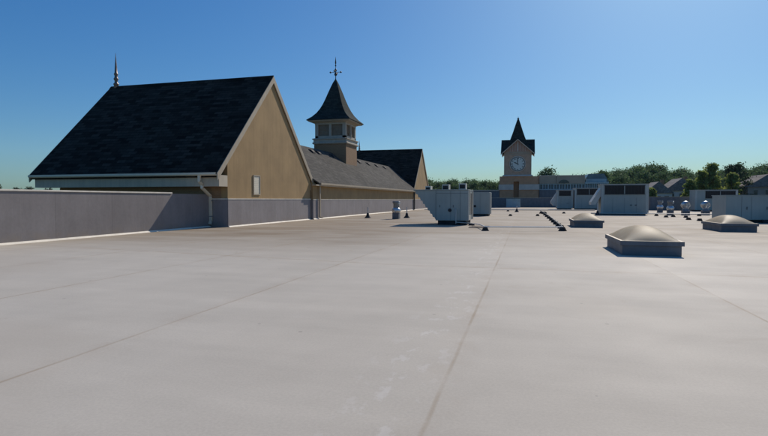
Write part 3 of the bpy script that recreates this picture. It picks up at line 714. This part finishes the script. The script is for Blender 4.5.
# ------------------------------------------------------------------ turbine vents
TS = .86
def turbine():
    t = thing('turbine_vent', (0, 0, 0), 'shiny ball vent right of the box-headed vents, leftmost of the three balls', 'roof vent', 'ball-shaped turbine vents')
    MB().box(-.38, .38, -.38, .38, 0, .55).build('curb', M['curb'], t)
    MB().lathe((0, 0, .551), [(.40, 0), (.40, .04), (.30, .10), (.29, .28)], 20).build('neck', M['galv_dull'], t)
    b = MB(); N = 26
    for k in range(N):
        a0 = 2 * math.pi * k / N; pts = []
        for j in range(9):
            ph = R(-62 + 124 * j / 8); r = .54 * math.cos(ph); z = 1.24 + .46 * math.sin(ph); tw_ = a0 + .25 * math.sin(ph)
            pts.append((r * math.cos(tw_), r * math.sin(tw_), z))
            r2 = r * .82; pts.append((r2 * math.cos(tw_ + .24), r2 * math.sin(tw_ + .24), z))
        b.add(pts, [(2 * j, 2 * j + 1, 2 * j + 3, 2 * j + 2) for j in range(8)], True)
    b.build('vane', M['galv'], t)
    MB().lathe((0, 0, 1.6), [(.30, 0), (.28, .05), (.2, .10), (.08, .13), (.02, .14)], 20).build('cap', M['galv'], t)
    MB().lathe((0, 0, .80), [(.31, 0), (.34, .03), (.34, .06), (.2, .07)], 20).build('ring', M['galv'], t)
    return t
tv = turbine(); tv.location = (16.0, 59.9, 0); tv.scale = (TS, TS, TS * .96)
for x, y, lb in ((18.0, 60.5, 'shiny ball vent in the middle of the three, with dark gaps between its vanes'), (19.75, 61.0, 'rightmost shiny ball vent, next to the broad plain grey unit')):
    c = copy_tree(tv); c.location = (x, y, 0); c['label'] = lb
# relief vents with box head
def relief():
    t = thing('relief_vent', (0, 0, 0), 'metal vent with bulging collar and box head standing left of the slanted unit', 'roof vent', 'box-headed relief vents')
    MB().box(-.27, .27, -.27, .27, 0, .50).build('curb', M['curb'], t)
    MB().lathe((0, 0, .50), [(.29, .0), (.36, .12), (.37, .24), (.30, .36), (.24, .42)], 20).build('collar', M['galv'], t)
    b = MB(); b.lathe((0, 0, .9), [(.24, 0), (.24, .34), (.30, .40), (.31, .52), (.28, .56)], 20); b.build('head', M['galv_dull'], t)
    MB().box(-.02, .30, -.18, .18, 1.20, 1.43).build('scoop', M['galv'], t, .02)
    return t
rv = relief(); rv.location = (-10.2, 41.5, 0)
c = copy_tree(rv); c.location = (14.5, 59.6, 0); c['label'] = 'metal box-headed vent just left of the three ball vents'
c = copy_tree(rv); c.location = (15.9, 70.0, 0); c['label'] = 'farther box-headed vent half hidden behind its twin, right of the tall coil unit'

# ------------------------------------------------------------------ pipes and supports
def post(x, y, label, h=.95):
    t = thing('vent_pipe', (x, y, 0), label, 'vent pipe', 'thin vent pipes with black boots')
    MB().tube([(x, y, .2), (x, y, h)], .045).build('pipe', M['pipe'], t)
    MB().lathe((x, y, 0), [(.30, 0), (.26, .06), (.14, .2), (.10, .38), (.07, .44)], 14).build('boot', M['black'], t)
post(-13.1, 43.0, 'thin vent pipe in a black boot close to the long grey wall')
post(-9.85, 43.9, 'thin vent pipe in a black boot just right of the box-headed vent')
post(-1.0, 68.8, 'short dark vent pipe standing alone before the far parapet', .8)
post(7.2, 57.2, 'white vent pipe standing at the tall coil unit by its hood', 1.2)

sup_proto = [None]
def support(x, y, label, s=1.0, group='black pipe support blocks'):
    if sup_proto[0] is None:
        b = MB(); b.prism([(-.17, 0), (.17, 0), (.13, .06), (.085, .16), (-.085, .16), (-.13, .06)], -.10, .10, 'Y')
        o = b.build('pipe_support', M['black']); sup_proto[0] = o
    else:
        o = sup_proto[0].copy(); S.collection.objects.link(o)
    o.location = (x, y, 0); o.scale = (s, s, s); tag(o, label, 'pipe support', group); return o
# conduit run between near unit and diagonal row
cp = MB(); cp.tube([(-1.95, 27.05, .20), (0, 27.3, .205), (1.86, 27.9, .20)], .032)
cp.tube([(-3.2, 31.9, .16), (-2.4, 29.4, .2), (-1.95, 27.05, .2)], .03)
tag(cp.build('conduit_pipe', M['pale_pipe']), 'pale pipe lying across the roof between two black blocks right of the slanted unit', 'pipe')
support(-1.95, 27.05, 'black block under the left end of the pale cross pipe', 1.15); support(1.86, 27.9, 'black block where the pale cross pipe meets the long pipe row', 1.25)
lp = MB(); run = [(1.9, 28.2), (1.93, 33.0), (1.98, 39.5), (2.02, 46.5), (2.0, 54), (1.95, 62), (1.9, 70)]
lp.tube([(x, y, .185) for x, y in run], .028); tag(lp.build('gas_pipe', M['iron']), 'long dark pipe running away on black blocks left of the skylights', 'pipe')
YS = [30.3, 32.6, 35.2, 38.2, 41.6, 45.5, 50.0, 55.0, 60.5, 66.5]
for i, y in enumerate(YS):
    support(1.95 + .01 * math.sin(i * 2.1), y, ('nearest', 'second nearest', 'third nearest', 'fourth nearest', 'fifth nearest', 'fifth from last', 'fourth from last', 'third from last', 'second from last', 'farthest')[i] + ' black block in the receding row under the long dark pipe', 1.2, 'black blocks under the long dark pipe')
MB_ = MB(); MB_.prism([(1.55, 0), (2.45, 0), (2.38, .12), (2.25, .22), (1.75, .22), (1.62, .12)], 61.6, 62.0, 'Y')
tag(MB_.build('pipe_support', M['black'], None, .02), 'wide black block near the far end of the long dark pipe', 'pipe support')
for x, y, lb in ((-1.35, 51.9, 'black block alone near the middle of the roof, before the clock tower'), (4.3, 62.7, 'black block on the roof left of the tall coil unit'), (1.2, 52.6, 'black block just left of the long dark pipe'),
                 (12.3, 55.5, 'black block nearest the right foot of the tall coil unit'), (12.2, 51.5, 'black block left of the box-headed vent, second in its scattered row'),
                 (13.1, 52.8, 'black block left of the box-headed vent, third in its scattered row'), (13.6, 50.8, 'black block in front of the box-headed vent'), (12.4, 45.6, 'black block before the leftmost ball vent'),
                 (12.6, 43.6, 'black block nearest the farthest right skylight'), (16.3, 56.6, 'black block standing before the middle ball vent'), (-2.2, 72, 'small black block far away right of the hidden unit')):
    support(x, y, lb, 1.15)
gp = MB(); gp.tube([(6.6, 57.6, .17), (9.5, 57.5, .17), (12.4, 57.6, .17), (17.2, 57.2, .17), (21.5, 57.6, .17)], .05)
tag(gp.build('gas_pipe', M['hvac_light']), 'pale pipe lying along the foot of the tall coil unit', 'pipe')
gp = MB(); gp.tube([(-14, 74, .16), (-6, 74.3, .16), (1.9, 74, .16), (9, 74.4, .16)], .06)
tag(gp.build('gas_pipe', M['hvac_light']), 'pale pipe crossing the far roof before the parapet', 'pipe')
# walkway mat and duct curb by the near unit
b = MB(); b.box(-3.05, -2.05, 29.4, 31.7, .003, .03); tag(b.build('walkway_mat', mottled('brown_mat', (.12, .09, .07), .9, .2, 3)), 'brown walkway mat lying beside the slanted unit', 'mat')
# low equipment boxes by the far parapet
b = MB(); b.box(-3.6, -.9, 106.5, 108, 0, 1.75)
tk = thing('equipment_box', (-2.3, 107, 0), 'teal equipment box in front of the clock tower at the far parapet', 'equipment box')
b.build('cabinet', M['teal_pale'], tk, .02); MB().box(-3.7, -.8, 106.4, 108.1, 1.752, 1.85).build('lid', M['teal'], tk)

# ------------------------------------------------------------------ houses beyond
def house(x, y, w, d, hz, rz_, wallm, label):
    t = thing('house', (x, y, GZ), label, 'house', 'houses among the far trees')
    e = GZ + hz
    MB().box(x - w / 2, x + w / 2, y - d / 2, y + d / 2, GZ, e).build('wall', wallm, t)
    rf = MB().prism([(x - w / 2 - .5, e - .1), (x + w / 2 + .5, e - .1), (x, e + rz_)], y - d / 2 - .5, y + d / 2 + .5, 'Y') if w < d else MB().prism([(y - d / 2 - .6, e - .1), (y + d / 2 + .6, e - .1), (y, e + rz_)], x - w / 2 - .6, x + w / 2 + .6, 'X')
    r = rf.build('roof', M['shingle_house'], t)
    MB().box(x + w * .22, x + w * .22 + .9, y - .5, y + .5, e, e + rz_ + .7).build('chimney', M['brick'], r)
    for k in range(3):
        wx = x - w * .3 + k * w * .3
        f = MB().box(wx - .65, wx + .65, y - d / 2 - .08, y - d / 2 - .003, e - 2.6, e - .9).build('window', M['trim_white'], t)
        MB().box(wx - .52, wx + .52, y - d / 2 - .1, y - d / 2 - .082, e - 2.48, e - 1.02).build('pane', M['glass'], f)
house(38.8, 178, 7.5, 10, 11.6, 3.4, M['house_pale'], 'grey house with a pointed gable roof just right of the tall coil unit')
house(46.5, 184, 9, 11, 12.4, 3.8, M['house_pale'], 'grey house with a broad roof left of the yellow-green trees')
house(68.5, 182, 10, 11, 13.4, 3.6, M['house_tan'], 'tan house between dark trees near the right edge')
house(79.5, 182, 8, 11, 12.8, 3.6, M['brick_house'], 'pale house at the far right edge behind the broad unit')

# ------------------------------------------------------------------ trees
def tree_arrays(seed, h, cw, nclump, per, leaf, cb=.3, conical=0, sz=.17):
    """leaf quads as numpy verts; crown between cb*h and h, half width cw"""
    r = np.random.default_rng(seed); V = []
    for k in range(nclump):
        t_ = r.random() ** .8; z = h * (cb + (1 - cb) * t_)
        prof_ = math.sin(math.pi * min(1, .12 + .86 * t_)) ** .6 * (1 - conical * t_)
        a = r.random() * 2 * math.pi; rr = cw * prof_ * math.sqrt(r.random()) * .85
        c = np.array([rr * math.cos(a), rr * math.sin(a), z * .97])
        s_ = cw * (sz + sz * r.random())
        d = r.normal(size=(per, 3)); d /= np.linalg.norm(d, axis=1)[:, None]
        p = c + d * (s_ * np.minimum(np.abs(r.normal(size=(per, 1))), 1.35) * .74) * np.array([1, 1, .75])
        u = r.normal(size=(per, 3)); u /= np.linalg.norm(u, axis=1)[:, None]
        w = np.cross(u, r.normal(size=(per, 3))); w /= np.linalg.norm(w, axis=1)[:, None] + 1e-6
        L = leaf * (.6 + .8 * r.random((per, 1)))
        V.append(np.stack([p - u * L, p + w * L * .6, p + u * L, p - w * L * .6], 1))
    return np.concatenate(V).reshape(-1, 3)
def trunk_mb(b, x, y, h, seed, r0):
    rr = random.Random(seed)
    b.tube([(x, y, GZ), (x + .15, y, GZ + h * .35), (x, y + .2, GZ + h * .65), (x + rr.uniform(-.4, .4), y, GZ + h * .9)], [r0, r0 * .75, r0 * .5, r0 * .15], 7)
    for k in range(7):
        z = GZ + h * (.32 + .07 * k); a = rr.random() * 6.28; L = h * .2
        b.tube([(x, y, z), (x + L * .5 * math.cos(a), y + L * .5 * math.sin(a), z + L * .35), (x + L * math.cos(a), y + L * math.sin(a), z + L * .8)], [r0 * .35, r0 * .22, r0 * .06], 5)
def leafmesh(name, V, m, parent=None):
    n = len(V) // 4; me = bpy.data.meshes.new(name)
    me.vertices.add(len(V)); me.vertices.foreach_set('co', V.astype(np.float32).ravel())
    me.loops.add(4 * n); me.loops.foreach_set('vertex_index', np.arange(4 * n, dtype=np.int32))
    me.polygons.add(n); me.polygons.foreach_set('loop_start', np.arange(0, 4 * n, 4, dtype=np.int32)); me.polygons.foreach_set('loop_total', np.full(n, 4, dtype=np.int32))
    me.update(calc_edges=True); me.validate(); me.materials.append(m)
    o = bpy.data.objects.new(name, me); S.collection.objects.link(o); o.parent = parent; return o
def tree(x, y, h, cw, label, m, seed, nclump=34, per=70, leaf=.42, conical=.2, cb=.25, group=None):
    t = thing('tree', (x, y, GZ), label, 'tree', group)
    b = MB(); trunk_mb(b, x, y, h, seed, h * .018); b.build('trunk', M['bark'], t)
    leafmesh('crown', tree_arrays(seed, h, cw, int(nclump * 1.9), int(per * .75), leaf * .8, cb, conical), m, t)
tree(8.0, 205, 21.3, 7.5, 'round-topped green tree rising behind the taupe shop building', M['leaf'], 11, 48, 80, cb=.4)
tree(35.2, 166, 13.2, 3.0, 'small yellow-green tree right beside the tall coil unit', M['leaf_yellow'], 12, 34, 90)
tree(44.6, 163, 15.0, 3.2, 'low yellow-green tree at the left end of the yellow-green clump', M['leaf_yellow'], 13, 40, 90, cb=.15)
tree(48.2, 166, 18.0, 3.4, 'broad yellow-green tree, second from left in the yellow-green clump', M['leaf_yellow'], 24, 46, 90, conical=.45, cb=.12)
tree(52.0, 170, 20.6, 3.9, 'tallest yellow-green tree behind the far coil-strip unit', M['leaf_yellow'], 14, 50, 90, conical=.3, cb=.15)
tree(55.6, 165, 17.0, 3.4, 'yellow-green tree between the tallest one and the big dark tree', M['leaf_yellow'], 15, 40, 90, cb=.15)
tree(61.5, 180, 20.6, 6.0, 'big dark evergreen tree left of the tan house', M['leaf_dark'], 16, 46, 90, conical=.05, cb=.12)
tree(72.5, 170, 20.0, 2.6, 'dark slim tree between the two rightmost houses', M['leaf_dark'], 17, 32, cb=.1)
tree(80.5, 195, 23.0, 5.0, 'tall dark tree at the right edge above the pale house', M['leaf_dark'], 18, 46, cb=.3)
tree(27.0, 200, 20.0, 5.4, 'loose green tree standing out of the wood above the two far joined units', M['leaf'], 19, 40, 60)
for i, (x, h, cw) in enumerate(((-318, 19.5, 6), (-308, 17.3, 5), (-300, 15.5, 5), (-292, 17, 6), (-284, 16.4, 6), (-275, 16.5, 6), (-265, 15.5, 6))):
    lbs = ('distant tree at the far left edge, tallest of those over the parapet', 'distant tree over the parapet, second from the left edge', 'distant low tree over the parapet, third from the left edge',
           'distant rounded tree over the parapet, left of the building corner', 'distant tree over the parapet just left of the eave end', 'distant tree over the parapet right under the eave end', 'distant low tree seen beneath the boxed eave')
    tree(x, 250 + (i % 3) * 6, h, cw, lbs[i], M['leaf_dark'], 30 + i, 26, 50, .6, group='distant trees over the left parapet')
# woods: one mass each
def wood(spots, label, seed):
    r = np.random.default_rng(seed)
    protos = [tree_arrays(100 + seed + k, 1.0, (.33 + .04 * (k % 3)), 46, 80, .0145, .15, .1 + .1 * (k % 3), .20) for k in range(6)]
    V = []
    for x, y, h in spots:
        p = protos[int(r.integers(6))].copy(); a = r.random() * 6.28; c, s_ = math.cos(a), math.sin(a)
        q = np.empty_like(p); wv = .9 + .3 * r.random(); q[:, 0] = (p[:, 0] * c - p[:, 1] * s_) * h * wv + x; q[:, 1] = (p[:, 0] * s_ + p[:, 1] * c) * h * wv + y; q[:, 2] = p[:, 2] * h + GZ
        V.append(q)
    return leafmesh('far_wood', np.concatenate(V), M['leaf'])
def interp(x, pts):
    for (a, ha), (b_, hb) in zip(pts[:-1], pts[1:]):
        if x <= b_: return ha + (hb - ha) * (x - a) / (b_ - a)
    return pts[-1][1]
rr = random.Random(5)
sp = []
for row, (Y, f) in enumerate(((232, .86), (246, .97), (262, 1.03), (280, 1.02))):
    x = 22.0
    while x < 150:
        h = interp(x * 250 / Y, [(20, 19.5), (34, 22.0), (42, 23.0), (52, 24.2), (62, 22.5), (72, 21.5), (84, 22.0), (95, 23.5), (160, 24)])
        sp.append((x + rr.uniform(-1.5, 1.5), Y + rr.uniform(-5, 5), h * f * rr.uniform(.92, 1.04))); x += rr.uniform(3.4, 5.4)
tag(wood(sp, '', 1), 'dense green wood forming the skyline at the right behind the houses', 'wood', kind='stuff')
sp = []
for row, (Y, f) in enumerate(((238, .95), (255, 1.0), (272, 1.04))):
    x = -110.0
    while x < 8:
        sp.append((x + rr.uniform(-1.5, 1.5), Y + rr.uniform(-5, 5), 18.6 * f * rr.uniform(.93, 1.04))); x += rr.uniform(3.4, 5.4)
tag(wood(sp, '', 2), 'dense green wood between the far gable and the clock tower', 'wood', kind='stuff')

# ------------------------------------------------------------------ haze: one even closed box of air
hz = MB(); hz.box(-900, 900, -400, 900, GZ - 1, 60)
hm = bpy.data.materials.new('haze'); hm.use_nodes = True; hn = hm.node_tree
hn.nodes.remove(hn.nodes['Principled BSDF'])
pv = hn.nodes.new('ShaderNodeVolumePrincipled'); pv.inputs['Color'].default_value = (.75, .9, 1, 1); pv.inputs['Density'].default_value = HAZE
pv.inputs['Anisotropy'].default_value = 0
hn.links.new(pv.outputs['Volume'], hn.nodes['Material Output'].inputs['Volume'])
tag(hz.build('haze', hm), kind='stuff')
